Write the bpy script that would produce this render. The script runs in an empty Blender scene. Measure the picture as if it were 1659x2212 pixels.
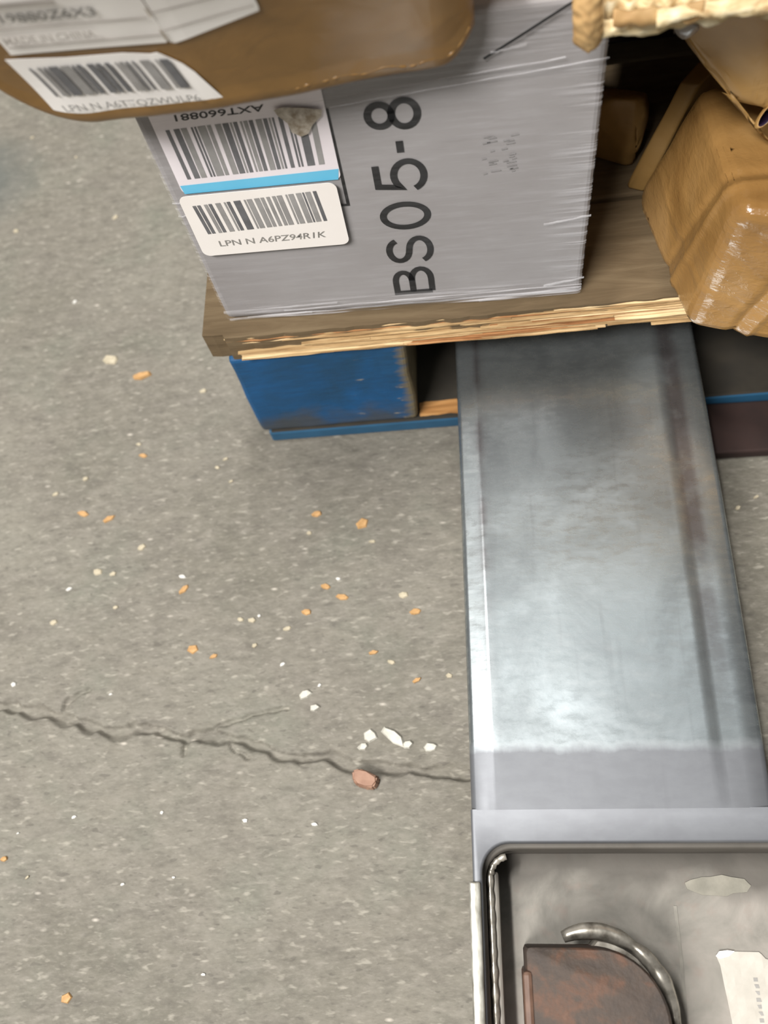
import bpy, bmesh, math, random
from mathutils import Vector, Matrix, noise
random.seed(7)
S = bpy.context.scene
COL = S.collection

# ------------------------------------------------------------------ camera
cam = bpy.data.objects.new('camera', bpy.data.cameras.new('camera'))
COL.objects.link(cam)
cd = cam.data
cd.sensor_fit = 'VERTICAL'; cd.sensor_height = 36.0; cd.lens = 36.0 * 1886.0 / 2212.0
cd.clip_start = 0.01; cd.clip_end = 100
cam.matrix_world = Matrix((( 0.99162283,  0.04908032,  0.1194792, 0.0),
                           ( 0.00565755,  0.90760539, -0.41978619, 0.0),
                           (-0.12904321,  0.41694553,  0.89972456, 0.66),
                           (0, 0, 0, 1)))
cd.dof.use_dof = True; cd.dof.focus_distance = 0.56; cd.dof.aperture_fstop = 5.2
S.camera = cam
# ------------------------------------------------------------------ world and lamps
W = bpy.data.worlds.new('warehouse_air'); S.world = W; W.use_nodes = True
bg = W.node_tree.nodes['Background']; bg.inputs[0].default_value = (1.0, 0.975, 0.93, 1); bg.inputs[1].default_value = 0.13
def area(name, loc, target, sx, sy, power, col):
    l = bpy.data.lights.new(name, 'AREA'); l.shape = 'RECTANGLE'; l.size = sx; l.size_y = sy
    l.energy = power; l.color = col
    o = bpy.data.objects.new(name, l); COL.objects.link(o); o.location = loc
    o.rotation_euler = (Vector(target) - Vector(loc)).to_track_quat('-Z', 'Y').to_euler()
    return o
area('ceiling_lamp', (-1.15, 0.55, 4.6), (-0.9, 0.5, 0), 1.2, 0.16, 225, (1.0, 0.98, 0.95))
area('ceiling_light_panel', (0.5, 1.58, 4.6), (0.5, 1.58, 0), 3.4, 1.40, 11.0, (0.92, 0.98, 1.0))
area('ceiling_lamp_aisle', (-1.7, -1.9, 4.0), (0, 0.4, 0.2), 2.0, 1.0, 385, (1.0, 0.972, 0.945))
S.view_settings.view_transform = 'Standard'; S.view_settings.look = 'None'
S.view_settings.exposure = 0.0; S.view_settings.gamma = 1.0; S.view_settings.use_curve_mapping = False

# ------------------------------------------------------------------ material helpers
def lin(r, g, b):
    f = lambda c: (c/255/12.92) if c/255 <= 0.04045 else ((c/255+0.055)/1.055)**2.4
    return (f(r), f(g), f(b), 1.0)
class Mat:
    """tiny node-graph builder"""
    def __init__(s, name, rough=0.7, metal=0.0, spec=0.5):
        s.m = bpy.data.materials.new(name); s.m.use_nodes = True
        s.t = s.m.node_tree; s.n = s.t.nodes; s.b = s.n['Principled BSDF']
        s.b.inputs['Roughness'].default_value = rough; s.b.inputs['Metallic'].default_value = metal
        s.b.inputs['Specular IOR Level'].default_value = spec
        s.co = s.n.new('ShaderNodeTexCoord')
    def link(s, a, b): s.t.links.new(a, b)
    def coords(s, scale=(1, 1, 1), rot=(0, 0, 0), kind='Object'):
        mp = s.n.new('ShaderNodeMapping'); mp.inputs['Scale'].default_value = scale; mp.inputs['Rotation'].default_value = rot
        s.link(s.co.outputs[kind], mp.inputs[0]); return mp.outputs[0]
    def noise(s, co, scale, detail=4, rough=0.55, dist=0.0):
        x = s.n.new('ShaderNodeTexNoise'); x.inputs['Scale'].default_value = scale; x.inputs['Detail'].default_value = detail
        x.inputs['Roughness'].default_value = rough; x.inputs['Distortion'].default_value = dist
        s.link(co, x.inputs['Vector']); return x.outputs['Fac']
    def voro(s, co, scale, out='Distance', feat='F1'):
        x = s.n.new('ShaderNodeTexVoronoi'); x.feature = feat; x.inputs['Scale'].default_value = scale
        s.link(co, x.inputs['Vector']); return x.outputs[out]
    def ramp(s, fac, stops, interp='LINEAR'):
        r = s.n.new('ShaderNodeValToRGB'); r.color_ramp.interpolation = interp
        e = r.color_ramp.elements
        while len(e) < len(stops): e.new(0.5)
        for i, (p, c) in enumerate(stops):
            e[i].position = p; e[i].color = c if len(c) == 4 else (*c, 1)
        s.link(fac, r.inputs[0]); return r.outputs[0]
    def step(s, fac, a, b):
        if a <= b: return s.ramp(fac, [(a, (0, 0, 0)), (b, (1, 1, 1))])
        return s.ramp(fac, [(b, (1, 1, 1)), (a, (0, 0, 0))])
    def mix(s, fac, a, b, mode='MIX'):
        x = s.n.new('ShaderNodeMix'); x.data_type = 'RGBA'; x.blend_type = mode
        for v, i in ((fac, 0), (a, 6), (b, 7)):
            if hasattr(v, 'is_linked'): s.link(v, x.inputs[i])
            else: x.inputs[i].default_value = v
        return x.outputs[2]
    def math(s, op, a, b=0.5):
        x = s.n.new('ShaderNodeMath'); x.operation = op
        for v, i in ((a, 0), (b, 1)):
            if hasattr(v, 'is_linked'): s.link(v, x.inputs[i])
            else: x.inputs[i].default_value = v
        return x.outputs[0]
    def color(s, c):
        if hasattr(c, 'is_linked'): s.link(c, s.b.inputs['Base Color'])
        else: s.b.inputs['Base Color'].default_value = c
        return s
    def bump(s, h, strength=0.3, dist=0.002):
        x = s.n.new('ShaderNodeBump'); x.inputs['Strength'].default_value = strength; x.inputs['Distance'].default_value = dist
        s.link(h, x.inputs['Height']); s.link(x.outputs[0], s.b.inputs['Normal']); return s
    def rough(s, v): s.link(v, s.b.inputs['Roughness']); return s

def mat_floor():
    m = Mat('worn_concrete', 0.75, spec=0.25)
    c = m.coords(); st = m.coords((1.0, 2.3, 1.0), (0, 0, -0.35))
    big = m.noise(c, 5.5, 6, 0.6, 0.4); mid = m.noise(st, 60, 5, 0.6, 0.3); fine = m.noise(st, 190, 3, 0.6); blot = m.noise(st, 24, 4, 0.6, 0.5)
    col = m.ramp(big, [(0.30, lin(94, 91, 81)), (0.5, lin(106, 102, 93)), (0.72, lin(114, 111, 101))])
    col = m.mix(m.math('MULTIPLY', m.step(m.noise(c, 13, 4), 0.52, 0.75), 0.6), col, lin(99, 101, 90))
    col = m.mix(m.math('MULTIPLY', m.step(blot, 0.5, 0.75), 0.35), col, lin(119, 114, 103))
    col = m.mix(m.math('MULTIPLY', m.step(blot, 0.48, 0.26), 0.4), col, lin(86, 81, 75))
    col = m.mix(m.math('MULTIPLY', m.step(mid, 0.50, 0.74), 0.45), col, lin(130, 125, 116))
    col = m.mix(m.math('MULTIPLY', m.step(mid, 0.48, 0.28), 0.5), col, lin(82, 78, 71))
    col = m.mix(m.math('MULTIPLY', m.step(fine, 0.52, 0.78), 0.4), col, lin(137, 132, 123))
    col = m.mix(m.math('MULTIPLY', m.step(fine, 0.46, 0.22), 0.45), col, lin(75, 71, 66))
    fl = m.noise(m.coords((1.0, 2.6, 1.0), (0, 0, -0.42)), 95, 2, 0.5, 0.2)
    col = m.mix(m.math('MULTIPLY', m.step(fl, 0.60, 0.74), 0.42), col, lin(163, 158, 146))
    col = m.mix(m.math('MULTIPLY', m.step(fl, 0.36, 0.30), 0.5), col, lin(78, 74, 68))
    gr = m.voro(st, 75, 'Color'); gd = m.voro(st, 75)
    pick = m.math('MULTIPLY', m.step(gr, 0.80, 0.90), m.step(gd, 0.26, 0.04))
    col = m.mix(m.math('MULTIPLY', pick, 0.8), col, lin(181, 174, 163))
    gr2 = m.voro(st, 52, 'Color'); gd2 = m.voro(st, 52)
    pick2 = m.math('MULTIPLY', m.step(gr2, 0.78, 0.9), m.step(gd2, 0.34, 0.05))
    col = m.mix(m.math('MULTIPLY', pick2, 0.5), col, lin(72, 69, 64))
    # a bluish paint stain far left
    g = m.n.new('ShaderNodeVectorMath'); g.operation = 'DISTANCE'; m.link(c, g.inputs[0]); g.inputs[1].default_value = (-0.545, 0.735, 0)
    stain = m.step(m.math('ADD', g.outputs['Value'], m.math('MULTIPLY', m.noise(c, 30, 3), 0.04)), 0.10, 0.045)
    col = m.mix(m.math('MULTIPLY', stain, 0.6), col, lin(72, 79, 78))
    m.color(col); m.bump(m.math('ADD', m.math('MULTIPLY', fine, 0.5), mid), 0.3, 0.0015)
    return m.m
def mat_steel():
    m = Mat('burnished_fork_steel', 0.3, 0.85)
    c = m.coords(); st = m.coords((1, 2.4, 1), (0, 0, -0.1))
    a = m.noise(c, 14, 5, 0.6, 0.5); b = m.noise(st, 70, 5, 0.6); d = m.noise(m.coords((14, 1.0, 1)), 10, 3)
    col = m.ramp(a, [(0.3, lin(138, 144, 147)), (0.5, lin(160, 167, 169)), (0.7, lin(178, 186, 189))])
    col = m.mix(m.math('MULTIPLY', m.step(b, 0.45, 0.7), 0.45), col, lin(196, 203, 204))
    col = m.mix(m.math('MULTIPLY', m.step(b, 0.50, 0.22), 0.4), col, lin(122, 125, 126))
    # rusty wear tracks along both ridges
    sx = m.n.new('ShaderNodeSeparateXYZ'); m.link(c, sx.inputs[0])
    def band(x0, w): return m.step(m.math('ABSOLUTE', m.math('SUBTRACT', sx.outputs[0], x0)), w, w*0.35)
    tr = m.math('MAXIMUM', band(0.0660, 0.010), m.math('MULTIPLY', band(-0.0790, 0.0045), 0.9))
    ywear = m.step(sx.outputs[1], 0.10, 0.24)
    tr = m.math('MULTIPLY', m.math('MULTIPLY', tr, m.step(m.noise(c, 28, 4), 0.33, 0.55)), ywear)
    col = m.mix(m.math('MULTIPLY', tr, 0.72), col, lin(104, 94, 95))
    col = m.mix(m.math('MULTIPLY', m.step(d, 0.6, 0.75), 0.2), col, lin(120, 122, 124))
    # loads slide to a stop here: dull, unpolished steel on the heel side of the line
    heel = m.step(m.math('ADD', sx.outputs[1], m.math('MULTIPLY', m.noise(m.coords((3, 1, 1)), 30, 3), 0.008)), 0.105, 0.099)
    col = m.mix(m.math('MULTIPLY', heel, 0.9), col, lin(98, 99, 103))
    m.color(col)
    r1 = m.ramp(b, [(0.3, (0.36,)*3), (0.7, (0.22,)*3)])
    m.rough(m.mix(heel, r1, (0.5, 0.5, 0.5, 1)))
    m.link(m.math('SUBTRACT', 0.88, m.math('MULTIPLY', heel, 0.35)), m.b.inputs['Metallic'])
    m.bump(m.math('ADD', b, m.math('MULTIPLY', a, 2.0)), 0.05, 0.001)
    return m.m
def mat_tray():
    m = Mat('dusty_frame_steel', 0.6, 0.25)
    c = m.coords(); a = m.noise(c, 22, 5, 0.6, 0.6); b = m.noise(c, 90, 4)
    col = m.ramp(a, [(0.32, lin(98, 95, 88)), (0.5, lin(124, 120, 112)), (0.68, lin(140, 134, 126))])
    col = m.mix(m.math('MULTIPLY', m.step(b, 0.55, 0.75), 0.35), col, lin(128, 110, 100))
    sx = m.n.new('ShaderNodeSeparateXYZ'); m.link(c, sx.inputs[0])
    gy = m.math('ADD', sx.outputs[1], m.math('MULTIPLY', m.noise(c, 26, 3, 0.5, 0.3), 0.034))
    col = m.mix(m.math('MULTIPLY', m.step(gy, 0.026, 0.042), 0.85), col, lin(70, 66, 60))     # old grease plus the heel edge's shadow, painted as one band
    m.color(col); m.bump(b, 0.15, 0.001); return m.m
def mat_rim():
    m = Mat('bright_worn_edge_steel', 0.34, 0.5); c = m.coords((1, .4, 1)); a = m.noise(c, 160, 3)
    m.color(m.ramp(a, [(0.35, lin(124, 121, 112)), (0.6, lin(172, 170, 160))])); m.bump(a, 0.3, 0.0008); return m.m
def mat_rust():
    m = Mat('rusty_iron', 0.72, 0.15); c = m.coords(); a = m.noise(c, 55, 5, 0.6, 0.4); b = m.noise(c, 260, 3)
    col = m.ramp(a, [(0.3, lin(54, 47, 42)), (0.5, lin(66, 55, 47)), (0.62, lin(84, 60, 46)), (0.78, lin(104, 80, 66))])
    m.color(col); m.bump(m.math('ADD', a, b), 0.4, 0.0012); return m.m
def mat_weld():
    m = Mat('weld_metal', 0.3, 0.6); c = m.coords(); a = m.noise(c, 120, 3)
    m.color(m.ramp(a, [(0.3, lin(112, 106, 96)), (0.65, lin(196, 190, 178))])); return m.m
def mat_card_grey():
    m = Mat('grey_carton', 0.62, spec=0.3); c = m.coords(); a = m.noise(c, 9, 4); st = m.noise(m.coords((0.35, 1, 3.2)), 70, 4, 0.6)
    col = m.ramp(a, [(0.3, lin(143, 139, 138)), (0.7, lin(155, 152, 152))])
    col = m.mix(m.math('MULTIPLY', m.step(st, 0.5, 0.74), 0.30), col, lin(176, 174, 176))
    col = m.mix(m.math('MULTIPLY', m.step(st, 0.42, 0.25), 0.30), col, lin(126, 122, 121))
    m.color(col); m.bump(st, 0.08, 0.001); return m.m
def mat_film(name, fac, tint, bunched=0.0):
    m = Mat(name, 0.2); n, t = m.n, m.t
    tr = n.new('ShaderNodeBsdfTransparent'); mx = n.new('ShaderNodeMixShader')
    m.color(tint); st = m.noise(m.coords((0.45, 1, 6.0)), 55, 4, 0.6, 0.2)
    m.bump(st, 0.15, 0.0012)
    f = m.ramp(st, [(0.35, (fac*0.5,)*3), (0.68, (fac*1.8,)*3)])
    if bunched:                      # film gathers into milky folds along the foot and the corners of the carton
        sx = n.new('ShaderNodeSeparateXYZ'); m.link(m.co.outputs['Object'], sx.inputs[0])
        fold = m.step(m.noise(m.coords((0.28, 1, 9.0), (0, 0.02, 0)), 48, 3, 0.55, 0.3), 0.47, 0.70)
        foot = m.step(sx.outputs[2], 0.020, 0.004)
        edge = m.math('MAXIMUM', m.step(sx.outputs[0], 0.098, 0.127), m.step(m.math('ADD', sx.outputs[0], 0.2), 0.0775, 0.0715))
        head = m.math('MULTIPLY', m.step(sx.outputs[2], 0.165, 0.20), 0.22)
        mask = m.math('MAXIMUM', m.math('MAXIMUM', foot, m.math('MULTIPLY', edge, 0.5)), head)
        f = m.math('ADD', f, m.math('MULTIPLY', m.math('MULTIPLY', mask, fold), bunched))
        f = m.math('MINIMUM', f, 0.85)
    m.link(f, mx.inputs[0]); m.link(tr.outputs[0], mx.inputs[1]); m.link(m.b.outputs[0], mx.inputs[2])
    m.link(mx.outputs[0], n['Material Output'].inputs[0]); return m.m
def mat_brown(name, dark, base, light, rough=0.32, bumpscale=38, crinkle=0.0):
    m = Mat(name, rough, spec=0.5); c = m.coords(); a = m.noise(c, 11, 4, 0.55, 0.5); w = m.noise(m.coords((1, 1, 1.6), (0.5, 0.4, 0.2)), bumpscale, 3, 0.5, 0.8)
    r = m.n.new('ShaderNodeTexNoise'); r.noise_type = 'RIDGED_MULTIFRACTAL'; r.inputs['Scale'].default_value = bumpscale*0.45; r.inputs['Detail'].default_value = 2
    m.link(m.coords((1, 1, 0.6), (0.4, 0.7, 0.3)), r.inputs['Vector'])
    m.color(m.ramp(a, [(0.28, dark), (0.5, base), (0.74, light)]))
    h = m.math('ADD', w, m.math('MULTIPLY', r.outputs[0], 0.35))
    if crinkle: h = m.math('ADD', h, m.math('MULTIPLY', m.noise(m.coords((1, 1, 2.2)), 110, 3, 0.6, 0.5), crinkle))
    m.bump(h, 0.22, 0.003); return m.m
def mat_plain(name, c1, c2, scale=40, rough=0.7, metal=0.0, bump=0.2):
    m = Mat(name, rough, metal); a = m.noise(m.coords(), scale, 4)
    m.color(m.ramp(a, [(0.32, c1), (0.68, c2)])); m.bump(a, bump, 0.001); return m.m
def mat_wood(name, cols, sc=(3, 40, 40), wear=None):
    m = Mat(name, 0.75, spec=0.2); a = m.noise(m.coords(sc), 6, 5, 0.62, 0.6); c = m.noise(m.coords(), 25, 4)
    col = m.ramp(a, [(0.28, cols[0]), (0.48, cols[1]), (0.72, cols[2])])
    col = m.mix(m.math('MULTIPLY', m.step(c, 0.55, 0.75), 0.35), col, cols[0])
    m.color(col); m.bump(a, 0.5, 0.002); return m.m
def mat_blue():
    m = Mat('worn_blue_paint', 0.55, spec=0.35); c = m.coords(); a = m.noise(c, 16, 5, 0.6, 0.4); g = m.noise(m.coords((1, 1, 4)), 42, 4, 0.6)
    col = m.ramp(a, [(0.3, lin(28, 66, 94)), (0.5, lin(24, 76, 118)), (0.7, lin(24, 84, 134))])
    # scuffs down to the wood, dirt along the foot of the block
    sx = m.n.new('ShaderNodeSeparateXYZ'); m.link(c, sx.inputs[0])
    low = m.step(m.math('ADD', sx.outputs[2], m.math('MULTIPLY', m.noise(c, 24, 3), 0.07)), 0.082, 0.062)
    col = m.mix(m.math('MULTIPLY', low, 0.8), col, lin(70, 70, 66))
    right = m.step(m.math('ADD', sx.outputs[0], m.math('MULTIPLY', g, 0.022)), 0.1485, 0.1565)
    col = m.mix(right, col, lin(112, 100, 74))
    tuft = m.math('MULTIPLY', m.step(g, 0.64, 0.70), m.step(sx.outputs[0], 0.095, 0.115))
    col = m.mix(tuft, col, lin(176, 160, 128))
    left = m.step(m.math('ADD', sx.outputs[0], m.math('MULTIPLY', g, 0.012)), 0.011, 0.005)
    col = m.mix(left, col, lin(120, 160, 160))
    m.color(col); m.bump(g, 0.35, 0.002); return m.m

M = dict(
    floor=mat_floor(), steel=mat_steel(), tray=mat_tray(), rim=mat_rim(), rust=mat_rust(), weld=mat_weld(),
    grey=mat_card_grey(), film=mat_film('stretch_film', 0.018, (0.86, 0.85, 0.88, 1), 0.75), milky=mat_film('bunched_stretch_film', 0.22, (0.84, 0.83, 0.85, 1)),
    parcel=mat_brown('brown_parcel_tape', lin(114, 86, 46), lin(132, 99, 54), lin(146, 114, 70), 0.30, 30),
    tape=mat_brown('glossy_brown_tape', lin(126, 92, 50), lin(150, 114, 66), lin(170, 134, 86), 0.17, 46, 0.9),
    kraft=mat_brown('kraft_paper', lin(140, 106, 56), lin(164, 128, 74), lin(184, 150, 100), 0.5, 40),
    carton=mat_brown('gap_shade_brown', lin(44, 30, 24), lin(54, 38, 30), lin(64, 46, 36), 0.8, 20),  # brown darkened to carry the shade of the gap
    torn=mat_wood('torn_corrugated_board', (lin(176, 140, 96), lin(226, 204, 158), lin(244, 232, 200)), (14, 30, 30)),
    flap=mat_plain('torn_liner', lin(158, 122, 76), lin(190, 158, 108), 60),
    clear=mat_plain('crumpled_clear_tape', lin(116, 106, 96), lin(144, 136, 128), 80, 0.25),
    plum=mat_plain('dark_plum_plastic', lin(30, 20, 36), lin(44, 30, 50), 40, 0.35),
    label=mat_plain('white_label_paper', lin(236, 230, 224), lin(241, 236, 231), 20, 0.45, 0, 0.05),
    label_cool=mat_plain('cool_white_label_paper', lin(230, 222, 226), lin(238, 231, 234), 20, 0.4, 0, 0.05),
    ink=mat_plain('black_print', lin(12, 12, 13), lin(20, 20, 21), 30, 0.5, 0, 0.05),
    inkgrey=mat_plain('faded_print', lin(128, 126, 122), lin(146, 143, 138), 90, 0.6, 0, 0.05),
    inkpale=mat_plain('pale_print', lin(178, 172, 166), lin(196, 190, 184), 90, 0.6, 0, 0.05),
    inkbox=mat_plain('rubbed_print', lin(126, 123, 122), lin(148, 145, 144), 200, 0.6, 0, 0.05),
    cyan=mat_plain('sky_blue_print', lin(98, 188, 224), lin(108, 196, 230), 20, 0.45, 0, 0.05),
    deck=mat_wood('weathered_deck_board', (lin(92, 78, 58), lin(106, 90, 68), lin(122, 106, 82)), (2, 16, 16)),
    split=mat_wood('fresh_split_wood', (lin(126, 96, 62), lin(172, 142, 100), lin(206, 180, 136)), (4, 60, 60)),
    splitpale=mat_wood('pale_split_wood', (lin(176, 146, 104), lin(210, 182, 138), lin(232, 210, 168)), (4, 60, 60)),
    splitrust=mat_wood('reddish_split_wood', (lin(118, 78, 46), lin(156, 108, 68), lin(190, 146, 100)), (4, 60, 60)),
    blue=mat_blue(), bluebase=mat_plain('blue_base_paint', lin(34, 76, 104), lin(40, 88, 120), 30, 0.6),
    bare=mat_wood('bare_base_wood', (lin(120, 84, 46), lin(160, 114, 66), lin(186, 142, 90)), (4, 40, 40)),
    maroon=mat_plain('maroon_shadow_slab', lin(34, 20, 17), lin(46, 28, 23), 30, 0.85),
    orange=mat_plain('orange_wood_chip', lin(152, 116, 70), lin(180, 142, 94), 200),
    pale=mat_plain('pale_wood_chip', lin(148, 139, 117), lin(176, 166, 144), 200),
    white=mat_plain('white_grit', lin(178, 176, 170), lin(206, 204, 198), 200),
    plaster=mat_plain('white_plaster', lin(164, 161, 150), lin(192, 189, 178), 150),
    brick=mat_plain('terracotta', lin(126, 94, 76), lin(148, 116, 96), 90),
)

# ------------------------------------------------------------------ mesh helpers
def mobj(name, verts, faces, mat, parent=None, smooth=False, loc=None):
    me = bpy.data.meshes.new(name); me.from_pydata([tuple(v) for v in verts], [], faces); me.update()
    return mesh_obj(name, me, mat, parent, smooth, loc)
def mesh_obj(name, me, mat, parent=None, smooth=False, loc=None):
    mats = mat if isinstance(mat, (list, tuple)) else [mat]
    for q in mats: me.materials.append(q)
    if smooth: me.polygons.foreach_set('use_smooth', [True]*len(me.polygons))
    o = bpy.data.objects.new(name, me); COL.objects.link(o)
    if parent: o.parent = parent
    if loc: o.location = loc
    return o
def bm_obj(name, bm, mat, parent=None, smooth=False, loc=None):
    bmesh.ops.recalc_face_normals(bm, faces=bm.faces)
    me = bpy.data.meshes.new(name); bm.to_mesh(me); bm.free()
    return mesh_obj(name, me, mat, parent, smooth, loc)
def empty(name, loc=(0, 0, 0), rz=0):
    o = bpy.data.objects.new(name, None); o.empty_display_size = 0.05; COL.objects.link(o); o.location = loc; o.rotation_euler.z = rz; return o
def tag(o, label=None, cat=None, group=None, kind=None):
    if label: o['label'] = label
    if cat: o['category'] = cat
    if group: o['group'] = group
    if kind: o['kind'] = kind
    return o
def box_bm(x0, x1, y0, y1, z0, z1, bev=0.0, seg=2, cuts=0):
    bm = bmesh.new(); bmesh.ops.create_cube(bm, size=1)
    for v in bm.verts:
        v.co = Vector((x0 if v.co.x < 0 else x1, y0 if v.co.y < 0 else y1, z0 if v.co.z < 0 else z1))
    if cuts: bmesh.ops.subdivide_edges(bm, edges=bm.edges[:], cuts=cuts, use_grid_fill=True)
    if bev:
        es = [e for e in bm.edges if len(e.link_faces) == 2 and e.calc_face_angle(0) > 0.5]
        bmesh.ops.bevel(bm, geom=es, offset=bev, segments=seg, affect='EDGES', profile=0.5)
    return bm
def box(name, x0, x1, y0, y1, z0, z1, mat, parent=None, bev=0.0015, loc=None):
    return bm_obj(name, box_bm(x0, x1, y0, y1, z0, z1, bev), mat, parent, False, loc)
def prism_bm(poly, z0, z1):
    bm = bmesh.new(); vs = [bm.verts.new((x, y, z1)) for x, y in poly]
    f = bm.faces.new(vs); r = bmesh.ops.extrude_face_region(bm, geom=[f])
    for v in r['geom']:
        if isinstance(v, bmesh.types.BMVert): v.co.z = z0
    return bm
def hull_bm(pts, bev=0.012, sub=3, amp=0.003, freq=22, seed=0.0, ridge=0.0, folds=(), fine=0.008):
    bm = bmesh.new()
    for p in pts: bm.verts.new(p)
    r = bmesh.ops.convex_hull(bm, input=bm.verts)
    bmesh.ops.delete(bm, geom=[g for g in set(r['geom_interior'] + r['geom_unused']) if isinstance(g, bmesh.types.BMVert)], context='VERTS')
    bmesh.ops.dissolve_limit(bm, angle_limit=0.12, verts=bm.verts, edges=bm.edges)
    if bev: bmesh.ops.bevel(bm, geom=bm.edges[:], offset=bev, segments=3, affect='EDGES', profile=0.5)
    bmesh.ops.triangulate(bm, faces=bm.faces)
    for _ in range(sub):
        bmesh.ops.subdivide_edges(bm, edges=[e for e in bm.edges if e.calc_length() > fine], cuts=1)
        bmesh.ops.triangulate(bm, faces=bm.faces)
    bm.normal_update()
    for v in bm.verts:
        q = v.co*freq + Vector((seed, seed*1.7, 0))
        d = noise.noise(q)*amp + noise.noise(q*2.7)*amp*0.35
        if ridge: d += ridge*(abs(noise.noise(Vector((q.x*1.4+q.z*0.9, q.y*0.6, q.z*0.5-q.x*0.4))))**0.5 - 0.5)
        for (nx_, ny_, nz_, o_, w_, a_) in folds:      # long straight creases in the tape
            u_ = v.co.x*nx_+v.co.y*ny_+v.co.z*nz_-o_ + 0.0015*noise.noise(v.co*35)
            d += a_*math.exp(-(u_/w_)**2)
        v.co += v.normal*d
    return bm
def tube(name, pts, rad, mat, parent=None, n=8, close=False, rfun=None):
    vs, fs = [], []
    P = [Vector(p) for p in pts]; N = len(P)
    for i, p in enumerate(P):
        t = (P[min(i+1, N-1)] - P[max(i-1, 0)]).normalized()
        a = t.cross(Vector((0, 0, 1)));  a = a.normalized() if a.length > 1e-4 else Vector((1, 0, 0)); b = t.cross(a)
        r = rad*(rfun(i) if rfun else 1)
        for k in range(n):
            an = 2*math.pi*k/n; vs.append(p + a*math.cos(an)*r + b*math.sin(an)*r)
    for i in range(N-1):
        for k in range(n): fs.append((i*n+k, i*n+(k+1) % n, (i+1)*n+(k+1) % n, (i+1)*n+k))
    fs.append(tuple(range(n))[::-1]); fs.append(tuple((N-1)*n+k for k in range(n)))
    return mobj(name, vs, fs, mat, parent, True)

# ------------------------------------------------------------------ floor
crack = [(-0.47,0.160),(-0.44,0.1575),(-0.3996,0.1521),(-0.3750,0.1479),(-0.3469,0.1436),(-0.3182,0.1339),(-0.3043,0.1300),(-0.2801,0.1332),(-0.2608,0.1292),(-0.2413,0.1218),(-0.2343,0.1252),(-0.2196,0.1267),(-0.1972,0.1210),(-0.1824,0.1173),(-0.1675,0.1102),(-0.1495,0.1072),(-0.1284,0.1089),(-0.1176,0.1027),(-0.0759,0.0988),(-0.0284,0.0932),(0.04,0.088),(0.12,0.09)]
branches = [([(-0.3469,0.1436),(-0.3411,0.1556),(-0.3267,0.1635)], 0.0011), ([(-0.2341,0.1234),(-0.2164,0.1319),(-0.1840,0.1419),(-0.1622,0.1450)], 0.0011), ([(-0.2411,0.1200),(-0.2421,0.1113)], 0.0012), ([(-0.209,0.124),(-0.2,0.112),(-0.19,0.108)], 0.001)]
def rough_line(pts, amp, n=5):
    out = []
    for (a, b) in zip(pts, pts[1:]):
        for k in range(n):
            t = k/n; x = a[0]+(b[0]-a[0])*t; y = a[1]+(b[1]-a[1])*t
            out.append((x + noise.noise(Vector((x*160, y*160, 1)))*amp, y + noise.noise(Vector((x*160, y*160, 5)))*amp))
    out.append(pts[-1]); return out
lines = [(rough_line(crack, 0.0014), 0.0025)] + [(rough_line(b, 0.002), w) for b, w in branches]
segs = [(Vector((a[0], a[1])), Vector((b[0], b[1])), w) for L, w in lines for a, b in zip(L, L[1:])]
cells = {}
for i, (a, b, w) in enumerate(segs):
    for gx in range(int(math.floor((min(a.x, b.x)-0.012)/0.02)), int(math.floor((max(a.x, b.x)+0.012)/0.02))+1):
        for gy in range(int(math.floor((min(a.y, b.y)-0.012)/0.02)), int(math.floor((max(a.y, b.y)+0.012)/0.02))+1):
            cells.setdefault((gx, gy), []).append(i)
def crack_z(x, y):
    best = 0.0
    for i in cells.get((int(math.floor(x/0.02)), int(math.floor(y/0.02))), ()):
        a, b, w = segs[i]; p = Vector((x, y)); ab = b-a; L = ab.length_squared
        t = max(0, min(1, (p-a).dot(ab)/L)) if L else 0
        d = (p-(a+ab*t)).length
        wv = w*(0.55+0.9*abs(noise.noise(Vector((x*45, y*45, 9))))*2)
        if d < wv*2.2:
            k = 1-d/(wv*2.2); best = min(best, -0.0055*min(1, k*1.7)*min(1.0, w/0.0019))
    return best
def axis(fine0, fine1, st, lo, hi, grow=1.25):
    a = [fine0 + st*i for i in range(int((fine1-fine0)/st)+1)]
    s = st; v = a[-1]
    while v < hi: s = min(s*grow, 0.15); v += s; a.append(v)
    s = st; v = a[0]; left = []
    while v > lo: s = min(s*grow, 0.15); v -= s; left.append(v)
    return left[::-1] + a
ax = axis(-0.43, 0.0, 0.0013, -2.2, 2.2, 1.12); ay = axis(0.082, 0.172, 0.0012, -1.8, 3.0, 1.12)
fv, ff = [], []
for y in ay:
    for x in ax:
        z = crack_z(x, y)
        if -0.5 < x < 0.05 and -0.15 < y < 0.6:
            lip = noise.noise(Vector((x*60, y*60, 2)))*0.0004
            z += lip
        fv.append((x, y, z))
nx = len(ax)
for j in range(len(ay)-1):
    for i in range(nx-1): ff.append((j*nx+i, j*nx+i+1, (j+1)*nx+i+1, (j+1)*nx+i))
floor = tag(mobj('floor', fv, ff, M['floor'], None, True), kind='structure')

# ------------------------------------------------------------------ pallet
PX, PY = -0.2037, 0.3795
pal = tag(empty('pallet', (PX, PY, 0), math.radians(1.3)), 'blue block pallet with splintered front deck board under the grey carton', 'pallet')
ZB, ZT = 0.125, 0.153                     # deck underside and top
def jag(x, a, s): return noise.noise(Vector((x*s, 3.3, a)))
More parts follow.
